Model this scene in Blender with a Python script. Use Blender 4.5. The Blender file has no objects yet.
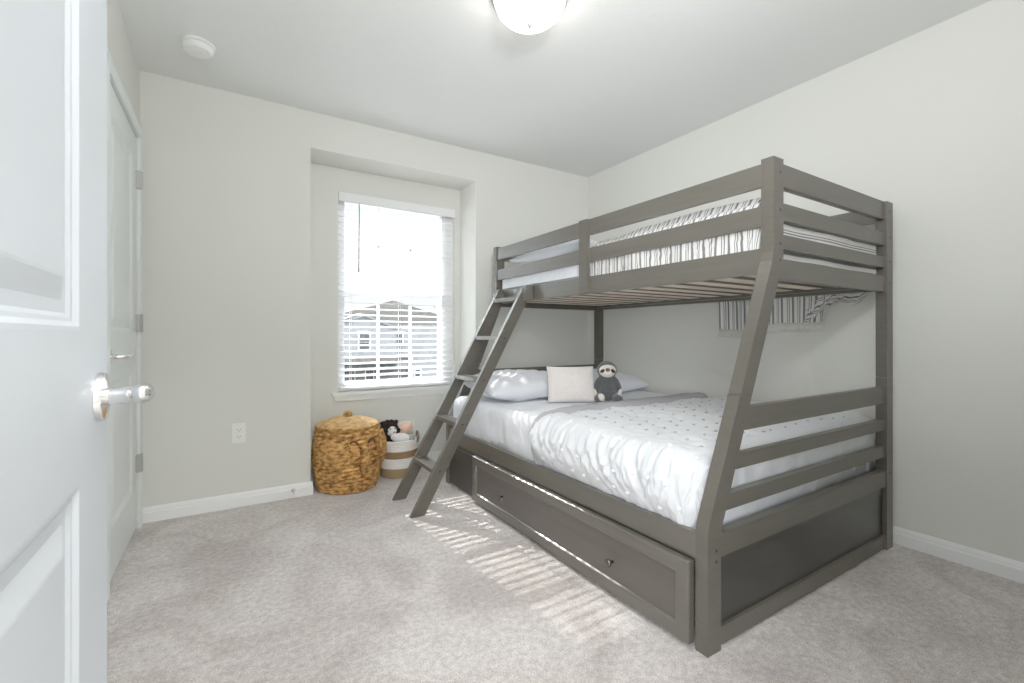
import bpy, bmesh, math, random
from mathutils import Vector, Matrix, noise
random.seed(7)
C = bpy.context.scene.collection
PI = math.pi

# ------------------------------------------------------------------ materials
def mat(name, col, rough=.5, metal=0., bump=0., bscale=100., var=0., vscale=6., col2=None, emit=0., spec=.5,
        sheen=0., stretch=(1, 1, 1), detail=4., sub=0.):
    m = bpy.data.materials.new(name); m.use_nodes = True
    nt = m.node_tree; N = nt.nodes; L = nt.links
    b = N['Principled BSDF']
    b.inputs['Base Color'].default_value = (*col, 1)
    b.inputs['Roughness'].default_value = rough
    b.inputs['Metallic'].default_value = metal
    b.inputs['Specular IOR Level'].default_value = spec
    if sheen: b.inputs['Sheen Weight'].default_value = sheen
    if emit:
        b.inputs['Emission Color'].default_value = (*col, 1); b.inputs['Emission Strength'].default_value = emit
    tc = N.new('ShaderNodeTexCoord'); mp = N.new('ShaderNodeMapping'); mp.inputs['Scale'].default_value = stretch
    L.new(tc.outputs['Object'], mp.inputs['Vector'])
    if bump:
        n = N.new('ShaderNodeTexNoise'); n.inputs['Scale'].default_value = bscale; n.inputs['Detail'].default_value = detail
        L.new(mp.outputs[0], n.inputs['Vector'])
        bp = N.new('ShaderNodeBump'); bp.inputs['Strength'].default_value = bump; bp.inputs['Distance'].default_value = .004
        L.new(n.outputs[0], bp.inputs['Height']); L.new(bp.outputs[0], b.inputs['Normal'])
    if var or col2:
        n2 = N.new('ShaderNodeTexNoise'); n2.inputs['Scale'].default_value = vscale; n2.inputs['Detail'].default_value = 6
        L.new(mp.outputs[0], n2.inputs['Vector'])
        r = N.new('ShaderNodeValToRGB')
        c2 = col2 if col2 else tuple(max(0, c * (1 - var)) for c in col)
        r.color_ramp.elements[0].color = (*c2, 1); r.color_ramp.elements[1].color = (*col, 1)
        r.color_ramp.elements[0].position = .35; r.color_ramp.elements[1].position = .65
        L.new(n2.outputs[0], r.inputs[0]); L.new(r.outputs[0], b.inputs['Base Color'])
    return m

M = {}
M['wall'] = mat('wall_paint', (.675, .677, .637), .85, bump=.12, bscale=220, detail=2, spec=.2)
M['ceiling'] = mat('ceiling_paint', (.75, .762, .755), .9, bump=.35, bscale=90, detail=3, spec=.2)
M['trim'] = mat('trim_paint', (.84, .85, .85), .35)
M['door'] = mat('door_paint', (.60, .645, .70), .4, bump=.03, bscale=400)
M['closet'] = mat('closet_door_paint', (.72, .765, .76), .4)
M['bed'] = mat('grey_stained_wood', (.090, .081, .066), .36, bump=.05, bscale=60, var=.16, vscale=9, stretch=(1, 1, 6), spec=.5)
M['bed_x'] = mat('grey_stained_wood_x', (.090, .081, .066), .36, bump=.05, bscale=60, var=.16, vscale=9, stretch=(.35, 6, 6), spec=.5)
M['bed_y'] = mat('grey_stained_wood_y', (.090, .081, .066),   .28, bump=.03, bscale=60, var=.16, vscale=9, stretch=(6, .35, 6), spec=.9)
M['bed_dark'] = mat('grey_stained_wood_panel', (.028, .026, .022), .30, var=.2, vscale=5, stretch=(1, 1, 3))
M['bed_panel'] = mat('grey_stained_drawer_panel', (.088, .076, .066), .34, var=.18, vscale=5, stretch=(6, .35, 6))
M['pine'] = mat('pine_slat', (.86, .74, .60), .6, var=.25, vscale=6, stretch=(.3, 6, 6))
M['pine_gap_shade'] = mat('pine_slat_gap_shade', (.16, .12, .085), .8)  # shade of the gaps, put into the colour of the slats' side faces
M['hole'] = mat('dark_bolt', (.012, .012, .012), .5)
M['chrome'] = mat('chrome', (.82, .82, .83), .10, metal=1.)
M['nickel'] = mat('nickel', (.55, .55, .54), .28, metal=1.)
M['knob'] = mat('dark_nickel', (.16, .15, .14), .25, metal=1.)
M['steel'] = mat('hinge_steel', (.45, .45, .44), .35, metal=1.)
M['plastic'] = mat('white_plastic', (.80, .81, .80), .4)
M['slot'] = mat('grey_slot', (.16, .16, .16), .6)
M['sheet'] = mat('white_sheet', (.71, .735, .785), .85, bump=.08, bscale=30, sheen=.2, spec=.2)
M['pillow'] = mat('white_pillowcase', (.68, .70, .76), .85, bump=.1, bscale=22, sheen=.2, spec=.2)
M['comforter'] = mat('white_comforter', (.72, .74, .78), .9, bump=.15, bscale=25, sheen=.2, spec=.15)
M['greyband'] = mat('grey_lining', (.40, .39, .42), .9, bump=.15, bscale=40, spec=.15)
M['tuft'] = mat('grey_tuft', (.42, .43, .46), .95)
M['tuftw'] = mat('white_tuft', (.86, .86, .88), .95)
M['blush'] = mat('blush_fur', (.76, .70, .68), .95, bump=1., bscale=160, var=.08, vscale=60, sheen=.6, spec=.1)
M['slothgrey'] = mat('grey_plush', (.078, .078, .086), .95, bump=1., bscale=260, var=.3, vscale=120, sheen=.4, spec=.1)
M['slothdark'] = mat('dark_grey_plush', (.05, .045, .042), .95, bump=.8, bscale=260, spec=.1)
M['cream'] = mat('cream_plush', (.72, .66, .58), .95, bump=.8, bscale=260, sheen=.4, spec=.1)
M['nose'] = mat('brown_nose', (.06, .035, .025), .5)
M['eye'] = mat('black_eye', (.01, .01, .01), .15)
M['blackfur'] = mat('black_fur', (.022, .016, .014), .95, bump=1., bscale=150, spec=.1)
M['peach'] = mat('peach_plush', (.78, .47, .34), .95, bump=.8, bscale=260, sheen=.4, spec=.1)
M['white_plush'] = mat('white_plush', (.72, .72, .72), .95, bump=.8, bscale=200, sheen=.4, spec=.1)
M['grey_plush'] = mat('light_grey_plush', (.35, .36, .37), .95, bump=.8, bscale=200, spec=.1)
M['brown'] = mat('brown_leather', (.20, .13, .085), .7)
M['ropew'] = mat('white_cotton_rope', (.74, .72, .68), .9, bump=.5, bscale=200, spec=.1)
M['ropeb'] = mat('brown_jute_rope', (.27, .165, .085), .9, bump=.5, bscale=200, spec=.1)
M['ropet'] = mat('tan_jute_rope', (.30, .22, .11), .9, bump=.5, bscale=200, spec=.1)
M['weave'] = mat('water_hyacinth', (.70, .36, .10), .75, bump=1., bscale=60, col2=(.17, .065, .014), vscale=26, stretch=(1, 1, 2.2), spec=.3)
M['weave_lid'] = mat('water_hyacinth_lid', (.72, .44, .16), .75, bump=.8, bscale=70, col2=(.38, .20, .07), vscale=28, spec=.3)
M['weave_dark'] = mat('dark_stitch', (.09, .035, .012), .8)
M['blind'] = mat('white_blind', (.80, .81, .82), .5)
M['slat'] = mat('white_blind_slat', (.78, .79, .80), .55)
M['vinyl'] = mat('white_vinyl', (.80, .81, .82), .4)
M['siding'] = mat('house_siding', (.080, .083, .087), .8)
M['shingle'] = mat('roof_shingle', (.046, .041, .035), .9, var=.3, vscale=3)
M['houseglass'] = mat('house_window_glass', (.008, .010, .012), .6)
M['ground'] = mat('ground_grass', (.06, .063, .055), .95, var=.3, vscale=.4)
M['shadegl'] = mat('lamp_glass', (1., .965, .90), .4, emit=9.5)

# carpet
def carpet():
    m = bpy.data.materials.new('carpet'); m.use_nodes = True
    nt = m.node_tree; N = nt.nodes; L = nt.links; b = N['Principled BSDF']
    b.inputs['Roughness'].default_value = 1; b.inputs['Specular IOR Level'].default_value = .05
    b.inputs['Sheen Weight'].default_value = .15
    tc = N.new('ShaderNodeTexCoord')
    def nz(s, d=5, dist=0., rough=.6):
        n = N.new('ShaderNodeTexNoise'); n.inputs['Scale'].default_value = s; n.inputs['Detail'].default_value = d
        n.inputs['Distortion'].default_value = dist; n.inputs['Roughness'].default_value = rough
        L.new(tc.outputs['Object'], n.inputs['Vector']); return n
    def ramp(n, a, c, p0, p1):
        r = N.new('ShaderNodeValToRGB'); r.color_ramp.elements[0].color = (*a, 1); r.color_ramp.elements[1].color = (*c, 1)
        r.color_ramp.elements[0].position = p0; r.color_ramp.elements[1].position = p1; L.new(n.outputs[0], r.inputs[0]); return r
    big = ramp(nz(2.3, 7, .9, .62), (.53, .468, .444), (.745, .685, .662), .38, .62)
    mid = ramp(nz(45, 3), (.78, .78, .78), (1.12, 1.12, 1.12), .34, .66)
    fin = ramp(nz(230, 2), (.62, .62, .62), (1.16, 1.16, 1.16), .32, .68)
    x = N.new('ShaderNodeMix'); x.data_type = 'RGBA'; x.blend_type = 'MULTIPLY'; x.inputs[0].default_value = 1
    L.new(big.outputs[0], x.inputs[6]); L.new(mid.outputs[0], x.inputs[7])
    y = N.new('ShaderNodeMix'); y.data_type = 'RGBA'; y.blend_type = 'MULTIPLY'; y.inputs[0].default_value = 1
    L.new(x.outputs[2], y.inputs[6]); L.new(fin.outputs[0], y.inputs[7]); L.new(y.outputs[2], b.inputs['Base Color'])
    bp = N.new('ShaderNodeBump'); bp.inputs['Strength'].default_value = .8; bp.inputs['Distance'].default_value = .01
    L.new(nz(150, 4).outputs[0], bp.inputs['Height']); L.new(bp.outputs[0], b.inputs['Normal'])
    return m
M['carpet'] = carpet()

# glass that lets light straight through
def glass():
    m = bpy.data.materials.new('window_glass'); m.use_nodes = True
    nt = m.node_tree; N = nt.nodes; L = nt.links
    for n in list(N): N.remove(n)
    o = N.new('ShaderNodeOutputMaterial'); mx = N.new('ShaderNodeMixShader'); t = N.new('ShaderNodeBsdfTransparent')
    g = N.new('ShaderNodeBsdfGlossy'); g.inputs['Roughness'].default_value = .02
    t.inputs[0].default_value = (.97, .98, .98, 1)
    mx.inputs[0].default_value = .05
    L.new(t.outputs[0], mx.inputs[1]); L.new(g.outputs[0], mx.inputs[2]); L.new(mx.outputs[0], o.inputs[0])
    return m
M['glass'] = glass()

# striped cloth: stripes come from the UV map (u runs along the bed)
def striped():
    m = bpy.data.materials.new('striped_blanket'); m.use_nodes = True
    nt = m.node_tree; N = nt.nodes; L = nt.links; b = N['Principled BSDF']
    b.inputs['Roughness'].default_value = .80; b.inputs['Specular IOR Level'].default_value = .1
    uv = N.new('ShaderNodeUVMap'); uv.uv_map = 'UVMap'
    sp = N.new('ShaderNodeSeparateXYZ'); L.new(uv.outputs[0], sp.inputs[0])
    def mth(op, a, bv):
        n = N.new('ShaderNodeMath'); n.operation = op
        if isinstance(a, (int, float)): n.inputs[0].default_value = a
        else: L.new(a, n.inputs[0])
        if isinstance(bv, (int, float)): n.inputs[1].default_value = bv
        else: L.new(bv, n.inputs[1])
        return n.outputs[0]
    fr = mth('FRACT', mth('MULTIPLY', sp.outputs[0], 1 / .056), 0)
    wide = mth('LESS_THAN', mth('ABSOLUTE', mth('SUBTRACT', fr, .3), 0), .10)
    thin = mth('LESS_THAN', mth('ABSOLUTE', mth('SUBTRACT', fr, .66), 0), .045)
    thin2 = mth('LESS_THAN', mth('ABSOLUTE', mth('SUBTRACT', fr, .84), 0), .035)
    s = mth('MAXIMUM', mth('MAXIMUM', wide, thin), thin2)
    mx = N.new('ShaderNodeMix'); mx.data_type = 'RGBA'
    mx.inputs[6].default_value = (.74, .73, .71, 1); mx.inputs[7].default_value = (.17, .17, .185, 1)
    L.new(s, mx.inputs[0]); L.new(mx.outputs[2], b.inputs['Base Color'])
    return m
M['stripe'] = striped()

# ------------------------------------------------------------------ mesh helpers
def worldloc(p):
    v = Vector((0, 0, 0))
    while p is not None:
        v += p.location; p = p.parent
    return v

def finish(name, bm, m, parent=None, loc=None, smooth=False, kind=None, bevel=0., angle=None):
    """bm holds world coordinates; link it as one object under parent, or with its origin at loc"""
    if bevel:
        es = [e for e in bm.edges if len(e.link_faces) == 2 and e.calc_face_angle(0) > .5]
        bmesh.ops.bevel(bm, geom=es, offset=bevel, segments=2, affect='EDGES', profile=.5, clamp_overlap=True)
    bmesh.ops.recalc_face_normals(bm, faces=bm.faces)
    base = worldloc(parent) if parent is not None else Vector((0, 0, 0))
    l = Vector(loc) if loc is not None else base
    for v in bm.verts: v.co -= l
    me = bpy.data.meshes.new(name); bm.to_mesh(me); bm.free()
    for x in (m if isinstance(m, (list, tuple)) else [m]): me.materials.append(x)
    if smooth:
        me.polygons.foreach_set('use_smooth', [True] * len(me.polygons))
        if angle: me.set_sharp_from_angle(angle=math.radians(angle))
    o = bpy.data.objects.new(name, me); C.objects.link(o)
    if parent is not None:
        o.parent = parent
    o.location = l - base
    if kind: o['kind'] = kind
    return o

def thing(name, label, cat, loc=(0, 0, 0), group=None):
    o = bpy.data.objects.new(name, None); C.objects.link(o); o.location = loc; o.empty_display_size = .1
    o['label'] = label; o['category'] = cat
    if group: o['group'] = group
    return o

def tag(o, label, cat, group=None):
    o['label'] = label; o['category'] = cat
    if group: o['group'] = group
    return o

def box(bm, x0, x1, y0, y1, z0, z1, mi=0):
    vs = [bm.verts.new((x, y, z)) for x in (x0, x1) for y in (y0, y1) for z in (z0, z1)]
    for f in ((0, 1, 3, 2), (4, 6, 7, 5), (0, 4, 5, 1), (2, 3, 7, 6), (0, 2, 6, 4), (1, 5, 7, 3)):
        bm.faces.new([vs[i] for i in f]).material_index = mi
    return vs

def B(*a):
    bm = bmesh.new(); box(bm, *a); return bm

def prism(bm, pts, axis, a, b):
    """polygon pts extruded along axis from a to b; pts are the two other coordinates in order"""
    def co(p, t):
        return {'x': (t, p[0], p[1]), 'y': (p[0], t, p[1]), 'z': (p[0], p[1], t)}[axis]
    A = [bm.verts.new(co(p, a)) for p in pts]; Bv = [bm.verts.new(co(p, b)) for p in pts]
    n = len(pts)
    bm.faces.new(A); bm.faces.new(Bv[::-1])
    for i in range(n): bm.faces.new((A[i], A[(i + 1) % n], Bv[(i + 1) % n], Bv[i]))
    return bm

def P(pts, axis, a, b): return prism(bmesh.new(), pts, axis, a, b)

def lathe(bm, prof, c, axis='z', seg=32, d=1):
    """prof: list of (r, h) about axis through c"""
    rings = []
    c = Vector(c)
    for r, h in prof:
        ring = []
        for k in range(seg):
            t = 2 * PI * k / seg; a, b = r * math.cos(t), r * math.sin(t)
            v = {'z': (a, b, h), 'x': (h, a, b), 'y': (a, h, b)}[axis]
            ring.append(bm.verts.new(c + Vector(v)))
        rings.append(ring)
    for i in range(len(rings) - 1):
        for k in range(seg):
            bm.faces.new((rings[i][k], rings[i][(k + 1) % seg], rings[i + 1][(k + 1) % seg], rings[i + 1][k]))
    if prof[0][0] > 1e-5: bm.faces.new(rings[0][::-1])
    if prof[-1][0] > 1e-5: bm.faces.new(rings[-1])
    bmesh.ops.remove_doubles(bm, verts=[v for r in rings for v in r], dist=1e-6)
    return bm

def tube(bm, pts, rad, seg=10, flat=1.):
    pts = [Vector(p) for p in pts]; rings = []
    for i, p in enumerate(pts):
        t = (pts[min(i + 1, len(pts) - 1)] - pts[max(i - 1, 0)]).normalized()
        up = Vector((0, 0, 1)) if abs(t.z) < .9 else Vector((1, 0, 0))
        a = t.cross(up).normalized(); b = a.cross(t).normalized()
        r = rad[i] if isinstance(rad, (list, tuple)) else rad
        rings.append([bm.verts.new(p + a * r * flat * math.cos(2 * PI * k / seg) + b * r * math.sin(2 * PI * k / seg)) for k in range(seg)])
    for i in range(len(rings) - 1):
        for k in range(seg):
            bm.faces.new((rings[i][k], rings[i][(k + 1) % seg], rings[i + 1][(k + 1) % seg], rings[i + 1][k]))
    bm.faces.new(rings[0][::-1]); bm.faces.new(rings[-1])
    return bm

def ell(bm, c, r, rot=None, seg=20, rings=14):
    mtx = Matrix.Translation(Vector(c))
    if rot: mtx = mtx @ rot
    mtx = mtx @ Matrix.Diagonal((r[0], r[1], r[2], 1))
    bmesh.ops.create_uvsphere(bm, u_segments=seg, v_segments=rings, radius=1, matrix=mtx)
    return bm

def pillow_bm(mtx, a, b, t, pinch=.07, wr=.01, n=30, seed=0, p=.42):
    bm = bmesh.new(); g = [[], []]
    for s in (0, 1):
        for i in range(n + 1):
            row = []
            for j in range(n + 1):
                u = -1 + 2 * i / n; v = -1 + 2 * j / n
                edge = i in (0, n) or j in (0, n)
                if s == 1 and edge: row.append(g[0][i][j]); continue
                x = a * u * (1 - pinch * (1 - v * v) * u * u); y = b * v * (1 - pinch * (1 - u * u) * v * v)
                h = max(0, (1 - u ** 2) * (1 - v ** 2)) ** p
                z = t * h * (1 if s == 0 else -1)
                q = Vector((x * 9 + seed, y * 9, s * 3))
                z += wr * noise.noise(q) * h + wr * .6 * noise.noise(q * 2.3) * h
                row.append(bm.verts.new(mtx @ Vector((x, y, z))))
            g[s].append(row)
    for s in (0, 1):
        for i in range(n):
            for j in range(n):
                bm.faces.new((g[s][i][j], g[s][i + 1][j], g[s][i + 1][j + 1], g[s][i][j + 1]))
    return bm

def blob(parts, voxel=.008):
    """several ellipsoids fused into one continuous skin (returns a bmesh in world coordinates)"""
    bm = bmesh.new()
    for p in parts: ell(bm, *p)
    me = bpy.data.meshes.new('tmp'); bm.to_mesh(me); bm.free()
    o = bpy.data.objects.new('tmp', me); C.objects.link(o)
    r = o.modifiers.new('r', 'REMESH'); r.mode = 'VOXEL'; r.voxel_size = voxel
    s = o.modifiers.new('s', 'SMOOTH'); s.iterations = 5; s.factor = .5
    dg = bpy.context.evaluated_depsgraph_get()
    m2 = bpy.data.meshes.new_from_object(o.evaluated_get(dg))
    out = bmesh.new(); out.from_mesh(m2)
    bpy.data.objects.remove(o); bpy.data.meshes.remove(me); bpy.data.meshes.remove(m2)
    return out

def R3(x=0, y=0, z=0):
    return Matrix.Rotation(z, 4, 'Z') @ Matrix.Rotation(y, 4, 'Y') @ Matrix.Rotation(x, 4, 'X')

# ------------------------------------------------------------------ the room
X0, X1, Y1, H = -.403, 2.764, 3.145, 2.44
YN = Y1 + .28                      # back of the window niche
NX0, NX1, NZ = .447, 1.626, 2.208
WX0, WX1, WZ0, WZ1 = .668, 1.580, .600, 2.040
S = 'structure'
finish('floor', B(-1.3, 2.9, -1.6, 3.6, -.1, 0), M['carpet'], kind=S)
finish('ceiling', B(-1.3, 2.9, -1.6, 3.6, H, H + .1), M['ceiling'], kind=S)
bm = bmesh.new()
box(bm, -.6, NX0, Y1, Y1 + .42, 0, H); box(bm, NX1, 2.9, Y1, Y1 + .42, 0, H); box(bm, NX0, NX1, Y1, Y1 + .42, NZ, H)
box(bm, NX0, WX0, YN, YN + .14, 0, NZ); box(bm, WX1, NX1, YN, YN + .14, 0, NZ)
box(bm, WX0, WX1, YN, YN + .14, 0, WZ0); box(bm, WX0, WX1, YN, YN + .14, WZ1, NZ)
finish('wall_back', bm, M['wall'], kind=S)
finish('wall_right', B(X1, 2.9, -.06, Y1, 0, H), M['wall'], kind=S)
CY0, CY1, CZ = 2.338, 3.060, 2.045
bm = bmesh.new()
box(bm, -.5, X0, -.06, CY0, 0, H); box(bm, -.5, X0, CY1, Y1, 0, H); box(bm, -.5, X0, CY0, CY1, CZ, H)
box(bm, -.6, -.5, -.06, Y1, 0, H)
finish('wall_left', bm, M['wall'], kind=S)
DX0, DX1 = -.20, .62
bm = bmesh.new()
box(bm, -.6, DX0, -.06, .05, 0, H); box(bm, DX1, X1, -.06, .05, 0, H); box(bm, DX0, DX1, -.06, .05, 2.05, H)
finish('wall_front', bm, M['wall'], kind=S)
bm = bmesh.new()
box(bm, -1.3, -1.2, -1.6, -.06, 0, H); box(bm, 2.2, 2.3, -1.6, -.06, 0, H); box(bm, -1.3, 2.3, -1.7, -1.6, 0, H)
finish('wall_hall', bm, M['wall'], kind=S)

# baseboards
def bb_prof(s):                     # (offset from wall, z)
    return [(0, 0), (s * .014, 0), (s * .014, .052), (s * .010, .058), (s * .010, .066), (s * .006, .078), (s * .003, .082), (0, .082)]
finish('baseboard_right', P([(X1 + a, z) for a, z in bb_prof(-1)], 'y', .05, Y1), M['trim'], kind=S)
bm = bmesh.new()
prism(bm, [(Y1 + a, z) for a, z in bb_prof(-1)], 'x', X0, NX0 + .012)
prism(bm, [(NX0 + a, z) for a, z in bb_prof(1)], 'y', Y1 - .012, YN)
prism(bm, [(YN + a, z) for a, z in bb_prof(-1)], 'x', NX0, NX1)
prism(bm, [(NX1 + a, z) for a, z in bb_prof(-1)], 'y', Y1 - .012, YN)
prism(bm, [(Y1 + a, z) for a, z in bb_prof(-1)], 'x', NX1 - .012, X1)
finish('baseboard_back', bm, M['trim'], kind=S)
finish('baseboard_left', P([(X0 + a, z) for a, z in bb_prof(1)], 'y', .05, CY0 - .06), M['trim'], kind=S)

# closet door and its casing
def panel_door(bm, xf, d, y0, y1, z0, z1, panels, th=.035):
    """slab with its visible face at x = xf (facing +x), with raised moulded panels set in it"""
    ys = sorted({y0, y1} | {p[0] for p in panels} | {p[1] for p in panels})
    zs = sorted({z0, z1} | {p[2] for p in panels} | {p[3] for p in panels})
    def inp(y, z): return any(p[0] < y < p[1] and p[2] < z < p[3] for p in panels)
    for i in range(len(ys) - 1):
        for j in range(len(zs) - 1):
            if inp((ys[i] + ys[i + 1]) / 2, (zs[j] + zs[j + 1]) / 2): continue
            bm.faces.new([bm.verts.new((xf, y, z)) for y, z in ((ys[i], zs[j]), (ys[i + 1], zs[j]), (ys[i + 1], zs[j + 1]), (ys[i], zs[j + 1]))])
    for a, b, c, e in panels:
        steps = ((0, 0), (.005, -.0005), (.011, -.0055), (.016, -.0065), (.021, -.010), (.036, -.010), (.062, -.0025), (.066, -.002))
        prev = None
        for o, dx in steps:
            ring = [bm.verts.new((xf + dx * d, y, z)) for y, z in ((a + o, c + o), (b - o, c + o), (b - o, e - o), (a + o, e - o))]
            if prev:
                for k in range(4): bm.faces.new((prev[k], prev[(k + 1) % 4], ring[(k + 1) % 4], ring[k]))
            prev = ring
        bm.faces.new(prev)
    xb = xf - th
    v = [bm.verts.new(q) for q in ((xf, y0, z0), (xf, y1, z0), (xf, y1, z1), (xf, y0, z1), (xb, y0, z0), (xb, y1, z0), (xb, y1, z1), (xb, y0, z1))]
    for f in ((4, 7, 6, 5), (0, 4, 5, 1), (1, 5, 6, 2), (2, 6, 7, 3), (3, 7, 4, 0)): bm.faces.new([v[i] for i in f])
    bmesh.ops.remove_doubles(bm, verts=bm.verts, dist=1e-5)

bm = bmesh.new()
panel_door(bm, X0 - .003, 1.0, CY0 + .003, CY1 - .004, .012, CZ - .004, [(2.451, 2.942, .215, .825), (2.451, 2.942, 1.025, 1.925)])
cd = finish('door_2', bm, M['closet'], kind=S)
bm = bmesh.new()
for y0, y1 in ((CY0 - .057, CY0), (CY1, CY1 + .060)):
    prism(bm, [(X0, y0), (X0 + .013, y0), (X0 + .018, (y0 + y1) / 2), (X0 + .013, y1), (X0, y1)], 'z', 0, CZ + .0)
prism(bm, [(X0, CZ), (X0 + .012, CZ), (X0 + .018, CZ + .03), (X0 + .014, CZ + .06), (X0, CZ + .06)], 'y', CY0 - .057, CY1 + .06)
finish('trim_1', bm, M['closet'], kind=S)
for z in (1.823, 1.076, .346):
    bm = bmesh.new(); box(bm, X0 - .002, X0 + .0155, CY1 - .030, CY1 + .002, z - .045, z + .045)
    lathe(bm, [(.007, -.047), (.007, .047)], (X0 + .018, CY1 - .002, z), seg=10)
    finish('hinge', bm, M['steel'], cd)
def lever(parent, x, y, z, pts, rads, r=.033, d=1):
    h = bpy.data.objects.new('door_handle', None)
    bm = lathe(bmesh.new(), [(r, 0), (r, .004), (r * .93, .009), (r * .62, .011), (.013, .013)], (x, y, z), 'x', 40)
    hd = finish('door_handle', bm, M['chrome'], parent, smooth=True, angle=35)
    finish('lever', tube(bmesh.new(), pts, rads, 18), M['chrome'], hd, smooth=True, angle=60)
    bpy.data.objects.remove(h)
hx, hy, hz = X0 - .003, 2.400, .925
lever(cd, hx, hy, hz, [(hx + .008, hy, hz), (hx + .045, hy, hz), (hx + .054, hy + .006, hz), (hx + .056, hy + .03, hz + .002), (hx + .056, hy + .07, hz + .004), (hx + .058, hy + .11, hz + .010)],
      [.010, .010, .011, .010, .009, .008])
# bedroom door, standing open
bm = bmesh.new()
dy0, dy1 = .077, .937
panel_door(bm, -.160, 1.0, dy0, dy1, .014, 2.04, [(dy0 + .152, dy1 - .150, .215, .822), (dy0 + .152, dy1 - .150, 1.019, 1.90)])
rd = finish('door_1', bm, M['door'], kind=S)
hx, hy, hz = -.160, .879, .924
pts = [(hx + .008, hy, hz), (hx + .030, hy, hz), (hx + .044, hy - .002, hz + .001), (hx + .053, hy - .012, hz + .003), (hx + .056, hy - .034, hz + .008), (hx + .056, hy - .060, hz + .010), (hx + .060, hy - .084, hz + .011), (hx + .062, hy - .089, hz + .011), (hx + .063, hy - .092, hz + .011)]
lever(rd, hx, hy, hz, pts, [.0125, .0125, .0140, .0145, .0125, .0120, .0112, .0095, .0060], r=.036)
# window
W = finish('window_1', bmesh.new(), M['vinyl'], kind=S)
GY = 3.505
bm = bmesh.new()
for a in ((WX0, .722, WZ0, WZ1), (1.482, WX1, WZ0, WZ1), (.722, 1.482, WZ0, .655), (.722, 1.482, 1.985, WZ1)):
    box(bm, a[0], a[1], 3.470, 3.560, a[2], a[3])
f = finish('window_frame', bm, M['vinyl'], W, bevel=.003)
bm = bmesh.new(); box(bm, .722, 1.482, GY - .02, GY + .03, 1.298, 1.340)
finish('meeting_rail', bm, M['vinyl'], W, bevel=.003)
bm = bmesh.new()
for x in (.975, 1.229): box(bm, x - .009, x + .009, GY - .006, GY + .006, .65, 1.99)
box(bm, .722, 1.482, GY - .006, GY + .006, 1.677, 1.695)
finish('grille', bm, M['vinyl'], W)
for a, b, y in ((.640, 1.31, GY), (1.33, 1.99, GY + .012)):
    finish('pane', B(.715, 1.49, y, y + .003, a, b), M['glass'], W)
bm = bmesh.new(); box(bm, .625, 1.622, YN - .030, 3.50, WZ0 - .020, WZ0 + .004)
box(bm, .64, 1.605, YN - .014, YN + .0, WZ0 - .058, WZ0 - .020)
finish('window_sill', bm, M['trim'], W, bevel=.005)

# ------------------------------------------------------------------ window blind
bl = thing('window_blind', 'white horizontal slat blind hanging inside the window opening', 'blind', (1.124, 3.45, WZ0 + .004))
finish('valance', B(.670, 1.578, YN - .012, YN + .004, 1.972, 2.037), M['blind'], bl, bevel=.004)
finish('headrail', B(.680, 1.568, YN + .005, YN + .05, 1.99, 2.035), M['blind'], bl)
bm = bmesh.new(); zz = .672; k = 0
while zz < 1.965:
    t = math.radians(9)
    y, a = 3.449, .0245
    pr = []
    for q in (-1, -.5, 0, .5, 1): pr.append((y + a * q * math.cos(t), zz + a * q * math.sin(t) + .0026 * (1 - q * q)))
    pr += [(p_[0], p_[1] - .0028) for p_ in pr[::-1]]
    prism(bm, pr, 'x', .680, 1.568)
    zz += .0445
finish('slats', bm, M['slat'], bl)
finish('bottom_rail', B(.680, 1.568, 3.425, 3.473, .616, .634), M['blind'], bl, bevel=.004)
bm = bmesh.new()
for x in (.76, 1.124, 1.49):
    for y in (3.4245, 3.4735): box(bm, x - .0012, x + .0012, y - .0008, y + .0008, .63, 1.99)
finish('ladder_cord', bm, M['blind'], bl)
finish('tilt_wand', tube(bmesh.new(), [(.815, YN - .004, 1.975), (.812, YN - .004, 1.55), (.811, YN - .004, 1.47)], [.0045, .0045, .0055], 8), M['grey_plush'], bl, smooth=True)
bm = bmesh.new(); tube(bm, [(1.40, YN - .003, 1.975), (1.401, YN - .003, 1.25)], .0012, 6); lathe(bm, [(.003, .03), (.007, 0)], (1.401, YN - .003, 1.225), seg=10)
finish('pull_cord', bm, M['blind'], bl)

# ------------------------------------------------------------------ small fixtures
ot = thing('wall_outlet', 'white electrical outlet plate low on the left part of the back wall', 'outlet', (.056, Y1, .434))
finish('cover_plate', B(.021, .091, Y1 - .006, Y1, .377, .491), M['plastic'], ot, bevel=.003)
for z in (.414, .455):
    so = finish('socket', B(.039, .073, Y1 - .008, Y1 - .005, z - .014, z + .014), M['plastic'], ot, bevel=.004)
    bm = bmesh.new()
    for x in (.049, .063): box(bm, x - .0013, x + .0013, Y1 - .0085, Y1 - .0078, z - .004, z + .006)
    lathe(bm, [(.0025, -.0003), (.0025, .0004)], (.056, Y1 - .0083, z - .009), 'y', 10)
    finish('slots', bm, M['slot'], so)
bm = lathe(bmesh.new(), [(.012, 0), (.012, -.005), (.006, -.008)], (.345, Y1 - .0135, .048), 'y', 16)
ds = finish('door_stop', bm, M['nickel'], None, loc=(.345, Y1 - .0135, .048), smooth=True, angle=40)
tag(ds, 'small metal spring door stop on the white baseboard beside the niche', 'door stop')
finish('spring', tube(bmesh.new(), [(.345, Y1 - .02, .048), (.345, Y1 - .075, .048)], .005, 10), M['nickel'], ds, smooth=True, angle=60)
finish('rubber_tip', lathe(bmesh.new(), [(.008, 0), (.008, -.014), (.005, -.017)], (.345, Y1 - .073, .048), 'y', 14), M['plastic'], ds, smooth=True, angle=40)
c = (-.125, 2.715, H)
sd = thing('smoke_detector', 'round white smoke detector on the ceiling near the left back corner', 'smoke detector', c)
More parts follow.
